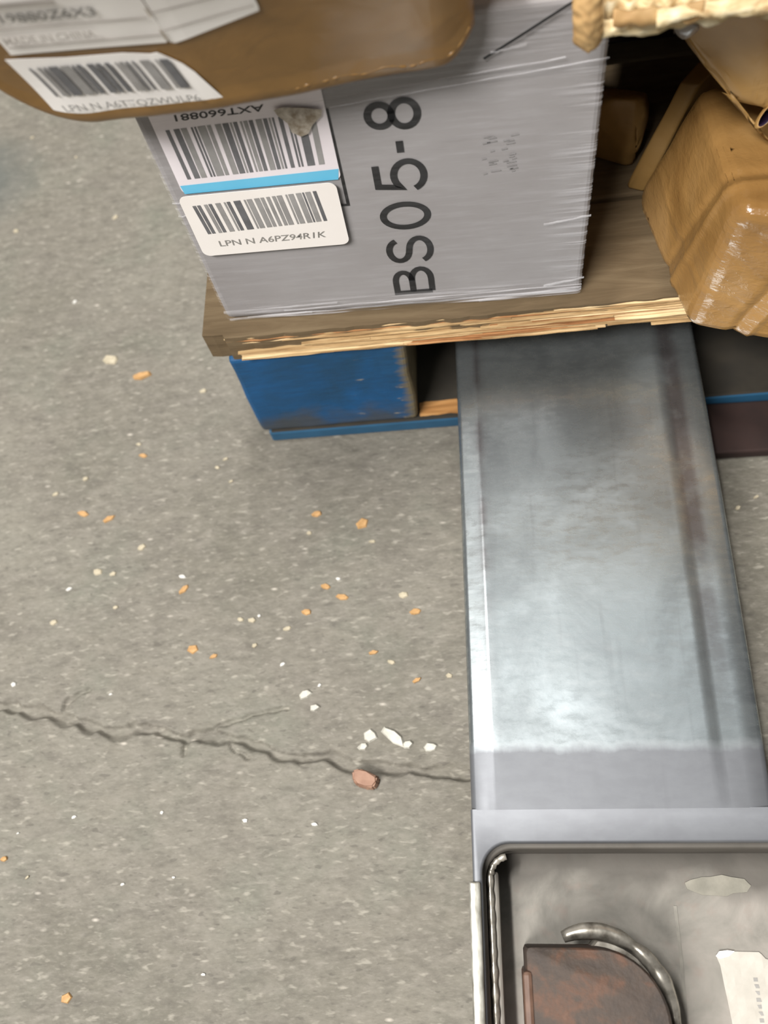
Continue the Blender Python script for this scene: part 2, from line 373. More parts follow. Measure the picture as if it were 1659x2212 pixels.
# front deck board: ragged front, broken left end
front = []
n = 150
for i in range(n+1):
    x = 0.017 + (0.98-0.017)*i/n
    front.append((x, 0.0035 + jag(x, 1, 60)*0.0016 + jag(x, 2, 200)*0.0008))
poly = [(0.0, 0.0085), (0.008, 0.0075), (0.0155, 0.0078)] + front + [(0.98, 0.095), (0.0, 0.095)]
bm = prism_bm(poly, ZB, ZT-0.0015)
fb = bm_obj('deck_board', bm, [M['deck']], pal); tag(fb, 'front deck board with broken tan edge')
# long slivers along the broken edge
sl = bmesh.new()
def sliver(bm, x0, x1, y0, z0, th, dep, mi):
    k = 7; rows = []
    for i in range(k+1):
        t = i/k; x = x0+(x1-x0)*t; tap = min(1, 3.2*min(t+0.05, 1-t+0.02)); w = noise.noise(Vector((x*55, z0*300, 4)))
        yy = y0 + w*0.0008; h = th*tap*(0.8+0.4*abs(w)); zz = z0 + noise.noise(Vector((x*35, z0*200, 8)))*0.0008
        rows.append([bm.verts.new((x, yy+dep, zz-h/2)), bm.verts.new((x, yy, zz-h*0.3)), bm.verts.new((x, yy-0.0006*tap, zz+h*0.1)), bm.verts.new((x, yy+dep*0.4, zz+h/2)), bm.verts.new((x, yy+dep, zz+h/2))])
    for a, b in zip(rows, rows[1:]):
        for q in range(5):
            f = bm.faces.new((a[q], b[q], b[(q+1) % 5], a[(q+1) % 5])); f.material_index = mi
    bm.faces.new(rows[0]); bm.faces.new(rows[-1][::-1])
rnd = random.Random(3)
for i in range(120):
    L = rnd.uniform(0.05, 0.17); x0 = rnd.uniform(0.0, 0.55)
    lev = rnd.random(); z0 = ZB+0.0022 + lev*0.0225
    x0 = max(x0, 0.010 + (1-lev)*0.018 + rnd.uniform(-0.003, 0.006))
    mi = 0 if rnd.random() < 0.5 else (1 if rnd.random() < 0.62 else 2)
    sliver(sl, x0, x0+L, -0.0005 + lev*0.0042 + rnd.uniform(-0.001, 0.0015), z0, rnd.uniform(0.0022, 0.0050), 0.008, mi)
for i in range(0):                       # a few that lift off the top
    x0 = rnd.uniform(0.02, 0.33); sliver(sl, x0, x0+rnd.uniform(0.02, 0.05), 0.006+rnd.uniform(-.002, .003), ZT-0.0012, 0.0022, 0.005, 1)
tag(bm_obj('splintered_edge', sl, [M['split'], M['splitpale'], M['splitrust']], pal), 'long tan splinters along the broken board edge')
for k, (y0, y1) in enumerate([(0.100, 0.24), (0.27, 0.37), (0.40, 0.50), (0.53, 0.63), (0.66, 0.76)]):
    box('deck_board', 0.0, 0.98, y0, y1, ZB, ZT-0.001, M['deck'], pal, 0.002)
# blocks, front row and the rows behind
def block(x0, x1, y0, y1):
    b = box_bm(x0, x1, y0, y1, 0.0165, ZB-0.0005, 0.004, 3, 5)
    for v in b.verts:
        q = v.co*28; v.co += Vector((noise.noise(q), noise.noise(q+Vector((9, 0, 0))), 0))*0.0016
    return b
for (x0, x1) in ((0.011, 0.148), (0.455, 0.585), (0.84, 0.98)):
    for (y0, y1) in ((0.0035, 0.10), (0.33, 0.43), (0.66, 0.76)):
        bm_obj('block', block(x0, x1, y0, y1), M['blue'], pal)
M['shaded'] = mat_plain('shaded_base_wood', lin(36, 33, 27), lin(48, 43, 34), 40, 0.9)  # shade under the deck put into the colour of the base board top
bb = bm_obj('base_board', box_bm(0.016, 0.98, 0.002, 0.10, 0.0005, 0.016, 0.0025), [M['bluebase'], M['shaded']], pal)
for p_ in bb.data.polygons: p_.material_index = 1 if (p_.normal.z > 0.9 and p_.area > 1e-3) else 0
bare = []
for i in range(24):
    t = i/23; x = 0.149+t*0.12; bare.append((x, 0.006+0.004*abs(jag(x, 5, 60))))
for i in range(24):
    t = 1-i/23; x = 0.149+t*0.12; bare.append((x, 0.018+0.012*t+0.006*jag(x, 7, 50)))
tag(bm_obj('bare_patch', prism_bm(bare, 0.0155, 0.0166), M['bare'], bb), 'unpainted tan wood on the base board')
box('base_board', 0.0, 0.98, 0.33, 0.43, 0.0005, 0.016, M['bluebase'], pal, 0.003)
box('base_board', 0.0, 0.98, 0.66, 0.76, 0.0005, 0.016, M['bluebase'], pal, 0.003)
# dark slab in place of the floor shadow right of the fork
tag(bm_obj('shadow_slab', box_bm(0.166, 0.60, 0.340, 0.3870, 0.0006, 0.012, 0.002), M['maroon']), 'dark maroon slab in place of the floor shadow, right of the fork', 'shadow stand-in')

# ------------------------------------------------------------------ grey carton
GX0, GX1, GY, GZ0, GZ1, GYB = -0.1848, 0.0716, 0.3995, 0.1535, 0.376, 0.62
gc = tag(empty('grey_carton', ((GX0+GX1)/2, 0.51, GZ0)), 'grey film-wrapped carton marked BS05-8 standing on the pallet deck', 'carton')
gl = Vector(gc.location)
def gput(o): o.location = o.location - gl; return o
gput(bm_obj('carton_body', box_bm(GX0, GX1, GY, GYB, GZ0, GZ1, 0.004, 3), M['grey'], gc))
# stretch film: a shell with wrinkles, a little proud of the carton
def film_y(x, z):
    low = max(0, 1-(z-GZ0)/0.028); up = max(0, min(1, (z-0.318)/0.03))
    w = math.sin((z + x*0.035 + 0.002*noise.noise(Vector((x*14, 0, 3))))*1350)
    a = 0.00035*noise.noise(Vector((x*9, z*90, 2)))
    edge = max(0, (x-0.045)/0.027)
    a += low*0.0009*w*(0.55+noise.noise(Vector((x*11, z*160, 6)))) + up*0.0006*math.sin((z - x*0.16)*900)*noise.noise(Vector((x*12, z*60, 4)))
    a += edge*0.00015*math.sin((z - x*0.3)*620)*max(0, noise.noise(Vector((x*20, z*36, 9)))+0.1)*2
    return GY - 0.0016 - max(a, -0.0009)
fn, fm = 130, 240
vs = [(GX0+0.0004+(GX1-GX0-0.0008)*i/fn, 0, GZ0+0.0004+(GZ1-GZ0)*j/fm) for j in range(fm+1) for i in range(fn+1)]
vs = [(x, film_y(x, z) + 0.0012*(max(0, 1-(x-GX0)/0.003)**2 + max(0, 1-(GX1-x)/0.003)**2), z) for x, _, z in vs]
fs = [(j*(fn+1)+i, j*(fn+1)+i+1, (j+1)*(fn+1)+i+1, (j+1)*(fn+1)+i) for j in range(fm) for i in range(fn)]
vs = [Vector(v)-gl for v in vs]
mobj('stretch_film', vs, fs, M['film'], gc, True)
def ribbon(name, pts, w, mat, parent, yoff, bulge=0.0008):
    vs, fs = [], []
    for (x, z) in pts:
        ww = w*(0.5+0.9*abs(noise.noise(Vector((x*30, z*80, 2)))))
        for k in (-1, 0, 1): vs.append((x, yoff - (bulge if k == 0 else 0), z+k*ww))
    for i in range(len(pts)-1):
        for k in (0, 1): fs.append((i*3+k, (i+1)*3+k, (i+1)*3+k+1, i*3+k+1))
    return gput(mobj(name, vs, fs, mat, parent, True))
def zline(x0, x1, z0, z1, n=40, wob=0.0006):
    return [(x0+(x1-x0)*i/n, z0+(z1-z0)*i/n + wob*noise.noise(Vector((i*0.23, z0*400, 1)))) for i in range(n+1)]
for (x0, x1, z0, z1, w) in [(-0.184, -0.10, 0.1645, 0.166, 0.0017), (-0.168, 0.071, 0.1575, 0.1605, 0.0011), (-0.14, 0.071, 0.1618, 0.1655, 0.0007), (-0.182, -0.12, 0.156, 0.1575, 0.0016), (0.0, 0.071, 0.156, 0.162, 0.0016),
                            (0.045, 0.072, 0.166, 0.172, 0.0018), (0.043, 0.072, 0.226, 0.231, 0.0012), (-0.075, 0.072, 0.330, 0.342, 0.0004), (-0.10, 0.05, 0.333, 0.345, 0.0006), (0.012, 0.03, 0.352, 0.3545, 0.0014), (-0.184, -0.174, 0.2725, 0.2722, 0.0007), (-0.184, -0.172, 0.2615, 0.261, 0.0008)]:
    ribbon('film_wrinkle', zline(x0, x1, z0, z1), w, M['milky'], gc, GY-0.0024)
# flat print on the carton front: strokes of uniform width
def stroke_mesh(polys, hw):
    vs, fs = [], []
    for pl, closed in polys:
        P = [Vector(p) for p in pl]; N = len(P); b0 = len(vs)
        for i, p in enumerate(P):
            pa = P[i-1] if (i > 0 or closed) else p; pb = P[(i+1) % N] if (i < N-1 or closed) else p
            d1 = (p-pa).normalized() if (p-pa).length > 1e-9 else None; d2 = (pb-p).normalized() if (pb-p).length > 1e-9 else None
            d1 = d1 or d2; d2 = d2 or d1
            n1 = Vector((-d1.y, d1.x)); n2 = Vector((-d2.y, d2.x)); m = n1+n2
            m = m/m.length if m.length > 1e-6 else n1; k = hw/max(0.45, m.dot(n1))
            vs += [p+m*k, p-m*k]
        for i in range(N if closed else N-1):
            a = b0+2*i; b = b0+2*((i+1) % N); fs.append((a, b, b+1, a+1))
    return vs, fs
def arc(cx, cy, rx, ry, a0, a1, n=16): return [(cx+rx*math.cos(math.radians(a0+(a1-a0)*i/n)), cy+ry*math.sin(math.radians(a0+(a1-a0)*i/n))) for i in range(n+1)]
# unit glyphs: u along the reading direction 0..1, v up 0..1
G = {
 'B': [([(0, 0), (0, 1), (0.5, 1)] + arc(0.5, 0.77, 0.38, 0.23, 90, -90, 10) + [(0, 0.54)], False), ([(0.5, 0.54)] + arc(0.55, 0.27, 0.45, 0.27, 90, -90, 10) + [(0, 0)], False)],
 'S': [(arc(0.5, 0.75, 0.44, 0.25, 15, 90, 6) + arc(0.5, 0.76, 0.46, 0.24, 90, 255, 10)[1:] + arc(0.5, 0.255, 0.5, 0.255, 75, -90, 12) + arc(0.5, 0.26, 0.5, 0.26, -90, -165, 6)[1:], False)],
 '0': [(arc(0.5, 0.5, 0.5, 0.5, 0, 345, 30), True)],
 '5': [([(0.92, 1), (0.18, 1), (0.10, 0.53)] + arc(0.5, 0.32, 0.5, 0.32, 130, -90, 18) + arc(0.5, 0.32, 0.5, 0.32, -90, -160, 6)[1:], False)],
 '-': [([(0, 0.42), (1, 0.42)], False)],
 '8': [(arc(0.5, 0.76, 0.42, 0.24, 0, 345, 24), True), (arc(0.5, 0.26, 0.5, 0.26, 0, 345, 24), True)],
}
print_bm_v, print_bm_f = [], []
hw = 0.0021
for ch, z0, z1, xb, xt in [('B', 0.1665, 0.1945, -0.0298, -0.0585), ('S', 0.1985, 0.2240, -0.0278, -0.0592), ('0', 0.2305, 0.2545, -0.0270, -0.0592), ('5', 0.2620, 0.2880, -0.0265, -0.0588), ('-', 0.2905, 0.3030, -0.0275, -0.0575), ('8', 0.3085, 0.3300, -0.0262, -0.0580)]:
    z1i, z0i = z1-hw, z0+hw
    polys = [([(xb-hw + (xt+2*hw-xb)*v, z0i+(z1i-z0i)*u) for u, v in pl], c) for pl, c in G[ch]]
    v, f = stroke_mesh(polys, hw)
    b0 = len(print_bm_v); print_bm_v += [(p.x, GY-0.0004, p.y) for p in v]; print_bm_f += [tuple(i+b0 for i in q) for q in f]
tag(gput(mobj('printed_code', print_bm_v, print_bm_f, M['ink'], gc)), 'large black BS05-8 printed sideways')
v, f = stroke_mesh([([(-0.0772, 0.3275), (-0.0772, 0.2562), (-0.0815, 0.2562)], False)], 0.0009)
gput(mobj('printed_frame', [(p.x, GY-0.0004, p.y) for p in v], f, M['ink'], gc))
v, f = stroke_mesh([([(0.0085, 0.3492), (0.028, 0.3605), (0.0540, 0.3760)], False)], 0.0007)
tag(gput(mobj('film_cord', [(p.x, GY-0.0026, p.y) for p in v], f, M['ink'], gc)), 'thin dark diagonal line across the top of the carton')
# rubbed, barely legible stamp
rs = []
for k in range(26):
    x = rnd.choice([0.008, 0.0125, 0.020, 0.0235]) + rnd.uniform(-0.0015, 0.0015); z = rnd.uniform(0.266, 0.298); L = rnd.uniform(0.001, 0.003)
    rs.append(([(x-L, z), (x+L, z+0.0006)], False))
v, f = stroke_mesh(rs, 0.0004); gput(mobj('rubbed_stamp', [(p.x, GY-0.0004, p.y) for p in v], f, M['inkbox'], gc))

# generic label tools: a label lies on a surface map P(u, v, lift)
def round_rect(x0, x1, z0, z1, r, n=5, cut=None):
    out = []
    for cx, cz, a0 in ((x1-r, z1-r, 0), (x0+r, z1-r, 90), (x0+r, z0+r, 180), (x1-r, z0+r, 270)):
        out += [(cx+r*math.cos(math.radians(a0+90*i/n)), cz+r*math.sin(math.radians(a0+90*i/n))) for i in range(n+1)]
    return out
def patch(name, poly, P, lift, mat, parent, off, step=0.004):
    bm = bmesh.new(); f = bm.faces.new([bm.verts.new((x, 0, z)) for x, z in poly])
    xs = [p[0] for p in poly]; zs = [p[1] for p in poly]
    for lo, hi, axis_ in ((min(xs), max(xs), 0), (min(zs), max(zs), 2)):
        v = lo+step
        while v < hi:
            co = [0, 0, 0]; co[axis_] = v; no = [0, 0, 0]; no[axis_] = 1
            bmesh.ops.bisect_plane(bm, geom=bm.verts[:]+bm.edges[:]+bm.faces[:], plane_co=co, plane_no=no); v += step
    # give the paper a real thickness
    r = bmesh.ops.extrude_face_region(bm, geom=bm.faces[:])
    top = {g for g in r['geom'] if isinstance(g, bmesh.types.BMVert)}
    for v in bm.verts: v.co = Vector(P(v.co.x, v.co.z, lift if v in top else lift-0.00025)) - off
    return bm_obj(name, bm, mat, parent)
def quads(name, rects, P, lift, mat, parent, off, n=4):
    vs, fs = [], []
    for (a, b, c, d) in rects:                      # four corners in (x, z)
        b0 = len(vs)
        for j in range(n+1):
            t = j/n
            for s in (0, 1):
                p0 = (a, b)[s]; p1 = (d, c)[s]
                vs.append(Vector(P(p0[0]+(p1[0]-p0[0])*t, p0[1]+(p1[1]-p0[1])*t, lift)) - off)
        for j in range(n): fs.append((b0+2*j, b0+2*j+1, b0+2*j+3, b0+2*j+2))
    return mobj(name, vs, fs, mat, parent)
def barcode(name, c4, seed, P, lift, parent, off, dens=46, mats=('ink', 'inkgrey')):
    a, b, c, d = [Vector(q) for q in c4]; r = random.Random(seed); R = {0: [], 1: []}; t = 0.0
    while t < 0.985:
        w = r.choice([1, 1, 2, 2, 3, 4])/dens/1.6; g = r.choice([1, 1, 2, 3])/dens/2.4
        t1 = min(1, t+w); R[0 if r.random() < 0.55 else 1].append((a.lerp(b, t), a.lerp(b, t1), d.lerp(c, t1), d.lerp(c, t))); t = t1+g
    o = quads(name, R[0]+R[1], P, lift, [M[k] for k in mats], parent, off)
    o.data.polygons.foreach_set('material_index', [0]*(4*len(R[0])) + [1]*(4*len(R[1])))
    return tag(o, kind='stuff')
def textmesh(name, s, c4, P, lift, mat, parent, off, bold=0.0):
    cu = bpy.data.curves.new('t', 'FONT'); cu.body = s; cu.resolution_u = 3; cu.offset = bold
    o = bpy.data.objects.new('t', cu); COL.objects.link(o)
    dg = bpy.context.evaluated_depsgraph_get(); me = bpy.data.meshes.new_from_object(o.evaluated_get(dg))
    bpy.data.objects.remove(o); bpy.data.curves.remove(cu)
    xs = [v.co.x for v in me.vertices]; ys = [v.co.y for v in me.vertices]
    x0, x1, y0, y1 = min(xs), max(xs), min(0, min(ys)), max(ys)
    a, b, c, d = [Vector(q) for q in c4]             # bottom-left, bottom-right, top-right, top-left of the text
    for v in me.vertices:
        u = (v.co.x-x0)/(x1-x0); w = (v.co.y-y0)/(y1-y0)
        q = a.lerp(b, u).lerp(d.lerp(c, u), w); v.co = Vector(P(q.x, q.y, lift)) - off
    me.materials.clear()
    return mesh_obj(name, me, mat, parent)
PG = lambda x, z, l: (x, GY-l, z)
inkbar = mat_plain('barcode_print', lin(92, 92, 94), lin(112, 112, 114), 90, 0.6, 0, 0.05); M['bar'] = inkbar
M['bar2'] = mat_plain('barcode_print_light', lin(138, 136, 134), lin(156, 154, 152), 90, 0.6, 0, 0.05)
l1 = patch('stock_label', round_rect(-0.1757, -0.0777, 0.2775, 0.352, 0.004), PG, 0.0007, M['label_cool'], gc, gl)
tag(l1, 'white barcode label with sky-blue stripe')
quads('blue_stripe', [((-0.1745, 0.2775), (-0.0795, 0.2775), (-0.0780, 0.2855), (-0.1752, 0.2842))], PG, 0.00085, M['cyan'], l1, gl)
barcode('barcode', [(-0.1690, 0.2885), (-0.0850, 0.2900), (-0.0838, 0.3262), (-0.1695, 0.3248)], 11, PG, 0.00085, l1, gl, 46, ('bar', 'bar2'))
textmesh('stock_code', 'AXT660881', [(-0.1105, 0.3350), (-0.1612, 0.3342), (-0.1616, 0.3298), (-0.1108, 0.3306)], PG, 0.00085, M['ink'], l1, gl, 0.012)
l2 = patch('return_label', round_rect(-0.1790, -0.0812, 0.2250, 0.2778, 0.005), lambda x, z, l: (x, GY-l-0.0006-0.0000, z), 0.0026, M['label'], gc, gl)
tag(l2, 'white rounded barcode label LPN N A6PZ94R1K')
PG2 = lambda x, z, l: (x, GY-l-0.0006, z)
barcode('barcode', [(-0.1700, 0.2450), (-0.0898, 0.2475), (-0.0919, 0.2728), (-0.1722, 0.2698)], 23, PG2, 0.0028, l2, gl, 46, ('bar', 'bar2'))
textmesh('label_text', 'LPN N A6PZ94R1K', [(-0.1655, 0.2330), (-0.0955, 0.2332), (-0.0945, 0.2385), (-0.1655, 0.2382)], PG2, 0.0028, M['inkgrey'], l2, gl, 0.006)
# torn scrap of film and paper at the label's upper right corner
tb = bmesh.new()
tring = [(-0.1040, 0.3275), (-0.1000, 0.3225), (-0.0990, 0.3160), (-0.0945, 0.3125), (-0.0900, 0.3140), (-0.0865, 0.3195), (-0.0805, 0.3250), (-0.0792, 0.3290), (-0.0840, 0.3300), (-0.0890, 0.3312), (-0.0950, 0.3322), (-0.1005, 0.3330), (-0.1055, 0.3318)]
tc_ = tb.verts.new((-0.0925, GY-0.0028, 0.3225)); tr_ = []; ti_ = []
for k, (x, z) in enumerate(tring):
    tr_.append(tb.verts.new((x, GY-0.0024, z))); ti_.append(tb.verts.new((-0.0925+(x+0.0925)*0.55, GY-0.0024-0.0005*(k % 3), 0.3225+(z-0.3225)*0.55)))
for k in range(len(tring)):
    q = (k+1) % len(tring); tb.faces.new((tr_[k], tr_[q], ti_[q], ti_[k])); tb.faces.new((ti_[k], ti_[q], tc_))
M['scrap'] = mat_plain('scuffed_paper', lin(136, 122, 102), lin(212, 204, 192), 150, 0.6)
tag(gput(bm_obj('torn_scrap', tb, M['scrap'], gc, True)), 'scuffed brown tear on the label corner')

# ------------------------------------------------------------------ brown parcel on top of the grey carton
XC = -0.125                               # crease where the front turns
def lip_z(x):
    z = 0.3605 + 0.0012*noise.noise(Vector((x*30, 0, 0)))
    if x < -0.185: z += 16.0*(-0.185-x)**2 + 30*max(0, -0.205-x)**2
    if x > -0.012: z += 55*(x+0.012)**2
    return z
def pk_y(x, z):
    s = z-0.36
    y = 0.366 - 0.26*s - 2.2*max(0, s-0.03)**2*(1 if s < 0.09 else 1)
    if s > 0.09: y = 0.366-0.26*0.09-2.2*0.06**2 + 0.25*(s-0.09)
    y += 0.06*max(0, x-XC) + 0.05*(math.sqrt((x-XC)**2+0.00008)+(x-XC))*0.6
    if x > -0.015: y += 24*(x+0.015)**2
    if x < -0.215: y += 9*(x+0.215)**2
    return y + 0.0007*noise.noise(Vector((x*38, z*30, 5))) + 0.0010*noise.noise(Vector((x*14, z*12, 2)))*(1 if x > XC else 0.6)
pk = tag(empty('brown_parcel', (-0.12, 0.50, 0.3775)), 'tape-covered brown parcel with white labels resting on the grey carton', 'parcel')
pl_ = Vector(pk.location)
ns = 110; XS = [-0.285 + (0.0045+0.285)*i/ns for i in range(ns+1)]
vs, fs = [], []
zt = 0.470
for x in XS:
    zl = lip_z(x); fz = [0.004, 0.009, 0.014] + [0.014+(zt-0.02-zl-0.014)*k/26 for k in range(1, 27)]
    ring = [(0.63, 0.379), (0.41, 0.379), (0.3955, 0.378), (0.3950, max(zl+0.004, 0.366)), (pk_y(x, zl+0.014)+0.016, zl+0.0008), (pk_y(x, zl+0.014)+0.008, zl-0.0002), (pk_y(x, zl+0.014)+0.0035, zl+0.0012), (pk_y(x, zl+0.014)+0.0012, zl+0.004), (pk_y(x, zl+0.014)+0.0003, zl+0.009)]
    ring += [(pk_y(x, zl+h), zl+h) for h in fz[2:]]
    ring += [(pk_y(x, zt-0.02)+0.006, zt-0.006), (pk_y(x, zt-0.02)+0.02, zt), (0.60, zt+0.005), (0.632, zt-0.02)]
    nr = len(ring)
    for (y, z) in ring: vs.append((x, y, z))
for i in range(ns):
    for k in range(nr):
        fs.append((i*nr+k, (i+1)*nr+k, (i+1)*nr+(k+1) % nr, i*nr+(k+1) % nr))
fs.append(tuple(range(nr))); fs.append(tuple(ns*nr+k for k in range(nr))[::-1])
bmk = bmesh.new(); me_ = bpy.data.meshes.new('t'); me_.from_pydata([Vector(v)-pl_ for v in vs], [], fs); bmk.from_mesh(me_); bpy.data.meshes.remove(me_)
bm_obj('wrapped_body', bmk, M['parcel'], pk, True)
PP = lambda x, z, l: (x, pk_y(x, z)-l, z)
seam = []
for k in range(40):
    x = -0.09 + 0.092*k/39; z = lip_z(x)+0.0055+0.002*noise.noise(Vector((x*90, 3, 0)))
    seam.append(Vector(PP(x, z+0.002, 0.0006))-pl_)
tag(tube('tape_seam', seam, 0.0014, M['parcel'], pk, 8, rfun=lambda i: 0.4+1.1*abs(noise.noise(Vector((i*0.5, 2, 0))))), 'glossy crumpled tape edge')
# labels on the parcel front
M['label_bright'] = mat_plain('bright_label_paper', lin(247, 243, 239), lin(251, 248, 244), 20, 0.4, 0, 0.05)
lp = patch('return_label', [(-0.2073, 0.4120), (-0.2040, 0.3720), (-0.2020, 0.3690), (-0.1985, 0.3672), (-0.1183, 0.3682), (-0.1262, 0.3900), (-0.1300, 0.3965), (-0.1385, 0.4050), (-0.1420, 0.4046), (-0.1539, 0.4072), (-0.18, 0.4085)], PP, 0.0009, M['label_bright'], pk, pl_)
tag(lp, 'white barcode label LPN N A6TTQZWULP6')
barcode('barcode', [(-0.1975, 0.3846), (-0.1318, 0.3810), (-0.1350, 0.4010), (-0.2000, 0.4052)], 31, PP, 0.0017, lp, pl_, 34, ('bar', 'bar2'))
textmesh('label_text', 'LPN N A6TTQZWULP6', [(-0.1968, 0.3738), (-0.1290, 0.3712), (-0.1293, 0.3770), (-0.1975, 0.3796)], PP, 0.0030, M['bar2'], lp, pl_, 0.004)
sh = patch('address_label', [(-0.225, 0.452), (-0.2027, 0.4225), (-0.2030, 0.4143), (-0.1318, 0.4108), (-0.1300, 0.4130), (-0.1308, 0.4400), (-0.131, 0.468), (-0.225, 0.474)], PP, 0.0008, M['label_bright'], pk, pl_)
tag(sh, 'white address label with ruled lines and faded print')
def rule(a, b, w=0.0005): return ((a[0], a[1]-w), (b[0], b[1]-w), (b[0], b[1]+w), (a[0], a[1]+w))
quads('ruled_line', [rule((-0.205, 0.4316), (-0.168, 0.4300)), rule((-0.168, 0.4300), (-0.1327, 0.4283)), rule((-0.2007, 0.4195), (-0.168, 0.4180)), rule((-0.168, 0.4180), (-0.1314, 0.4167))], PP, 0.0016, M['inkpale'], sh, pl_)
textmesh('faded_text', 'MADE IN CHINA', [(-0.1995, 0.4222), (-0.1584, 0.4210), (-0.1580, 0.4256), (-0.1990, 0.4272)], PP, 0.0028, M['inkpale'], sh, pl_, 0.012)
textmesh('faded_text', 'X19880Z6X3', [(-0.2020, 0.4352), (-0.1525, 0.4330), (-0.1515, 0.4390), (-0.2010, 0.4410)], PP, 0.0016, M['inkgrey'], sh, pl_, 0.02)
quads('faded_line', [rule((-0.196, 0.4460), (-0.165, 0.4440), 0.0014)], PP, 0.0016, M['inkpale'], sh, pl_)
s2 = patch('customs_label', [(-0.1300, 0.4110), (-0.1280, 0.4100), (-0.0872, 0.4200), (-0.0868, 0.4225), (-0.0880, 0.470), (-0.1300, 0.468)], PP, 0.0010, M['label_bright'], pk, pl_)
tag(s2, 'cool white label wrapping the parcel corner')
quads('ruled_line', [rule((-0.1295, 0.4192), (-0.0880, 0.4245), 0.0004), rule((-0.1295, 0.4310), (-0.0880, 0.4345), 0.0004)], PP, 0.0018, M['inkpale'], s2, pl_)
v, f = stroke_mesh([([(-0.1308, 0.4345), (-0.1309, 0.4285)], False), ([(-0.1306, 0.4200), (-0.1303, 0.4130)], False)], 0.0006)
mobj('tear_mark', [Vector(PP(p.x, p.y, 0.0019))-pl_ for p in v], f, M['scrap'], sh)

# ------------------------------------------------------------------ parcels on the right half of the pallet
def part_of(name, pts, mat, label, cat, partname, **kw):
    c = sum((Vector(p) for p in pts), Vector())/len(pts); z0 = min(p[2] for p in pts)
    e = tag(empty(name, (c.x, c.y, z0)), label, cat)
    off = Vector((c.x, c.y, z0))
    o = bm_obj(partname, hull_bm([Vector(p)-off for p in pts], **kw), mat, e, True)
    return e, off
R, Ro = part_of('taped_parcel', [(0.116, 0.478, 0.1555), (0.1385, 0.3610, 0.1555), (0.27, 0.318, 0.1555), (0.255, 0.50, 0.1555), (0.1420, 0.470, 0.255), (0.1500, 0.368, 0.257), (0.275, 0.330, 0.257), (0.262, 0.49, 0.255)],
                M['tape'], 'parcel in glossy wrinkled brown tape at the right pallet edge', 'parcel', 'wrapped_body', bev=0.007, sub=7, fine=0.0035, amp=0.0012, freq=24, seed=2.0, ridge=0.0008,
                folds=[(0, 1, 0.10, -0.018, 0.003, 0.0018), (0, 1, 0.16, -0.004, 0.0035, -0.0016), (1, 0, -0.30, -0.036, 0.003, -0.0020), (1, 0, -0.32, -0.027, 0.0025, 0.0016), (1, 0, -0.30, -0.008, 0.003, -0.0015), (0.35, 0, 1, 0.012, 0.003, 0.0004)])
scr = bm_obj('tape_scrap', hull_bm([Vector(p)-Ro for p in [(0.144, 0.366, 0.1525), (0.156, 0.362, 0.1515), (0.146, 0.368, 0.157), (0.160, 0.364, 0.157), (0.152, 0.374, 0.158)]], bev=0.001, sub=1, amp=0.001), M['clear'], R, True)
tag(scr, 'loose end of clear tape')
part_of('flat_parcel', [(0.112, 0.492, 0.1535), (0.1245, 0.486, 0.1535), (0.138, 0.499, 0.236), (0.1495, 0.491, 0.238), (0.198, 0.595, 0.1535), (0.210, 0.589, 0.1535), (0.224, 0.600, 0.236), (0.236, 0.594, 0.238)],
        M['kraft'], 'thin brown parcel leaning behind the taped parcel', 'parcel', 'wrapped_body', bev=0.002, sub=2, amp=0.0008)
part_of('crumpled_parcel', [(0.084, 0.530, 0.1535), (0.118, 0.510, 0.1535), (0.086, 0.522, 0.200), (0.098, 0.516, 0.214), (0.117, 0.514, 0.212), (0.127, 0.520, 0.192), (0.122, 0.513, 0.170), (0.09, 0.545, 0.1535), (0.13, 0.540, 0.1535), (0.128, 0.535, 0.20), (0.09, 0.540, 0.206)],
        M['kraft'], 'crumpled brown paper parcel in the dark gap beside the grey carton', 'parcel', 'wrapped_body', bev=0.003, sub=3, amp=0.0018, freq=40, seed=5)
U, Uo = part_of('kraft_bag', [(0.103, 0.425, 0.338), (0.108, 0.43, 0.372), (0.133, 0.425, 0.303), (0.1475, 0.418, 0.286), (0.1615, 0.412, 0.2790), (0.172, 0.41, 0.287), (0.24, 0.40, 0.30), (0.30, 0.42, 0.31), (0.29, 0.41, 0.373), (0.15, 0.405, 0.365), (0.13, 0.52, 0.33), (0.30, 0.52, 0.31), (0.13, 0.53, 0.372), (0.30, 0.53, 0.372)],
        M['kraft'], 'loose brown kraft bag with a dark open tip above the taped parcel', 'bag', 'paper_body', bev=0.005, sub=4, amp=0.0028, freq=30, seed=8, ridge=0.0012)
# dark open tip of the bag: a short oval sleeve
def sleeve(name, c, ax_, up, ra, rb, L, mat, parent, off, inner):
    ax_ = Vector(ax_).normalized(); up = (Vector(up)-ax_*Vector(up).dot(ax_)).normalized(); sd = ax_.cross(up)
    vs, fs = [], []; n = 18
    for j, (t, k) in enumerate(((-0.4, 1.12), (0, 1.0), (0.02, 0.9), (-0.6, 0.7), (-1.0, 0.05))):
        for i in range(n):
            a = 2*math.pi*i/n; vs.append(Vector(c)+ax_*L*t+up*math.cos(a)*ra*k+sd*math.sin(a)*rb*k-off)
    mi = []
    for j in range(4):
        for i in range(n): fs.append((j*n+i, j*n+(i+1) % n, (j+1)*n+(i+1) % n, (j+1)*n+i)); mi.append(0 if j < 2 else 1)
    o = mobj(name, vs, fs, [mat, inner], parent, True)
    o.data.polygons.foreach_set('material_index', mi); return o
tag(sleeve('open_tip', (0.1655, 0.4075, 0.2860), (-0.1, -0.75, 0.62), (0.45, -0.05, 0.9), 0.0080, 0.0030, 0.012, M['kraft'], U, Uo, M['plum']), 'dark plum opening')
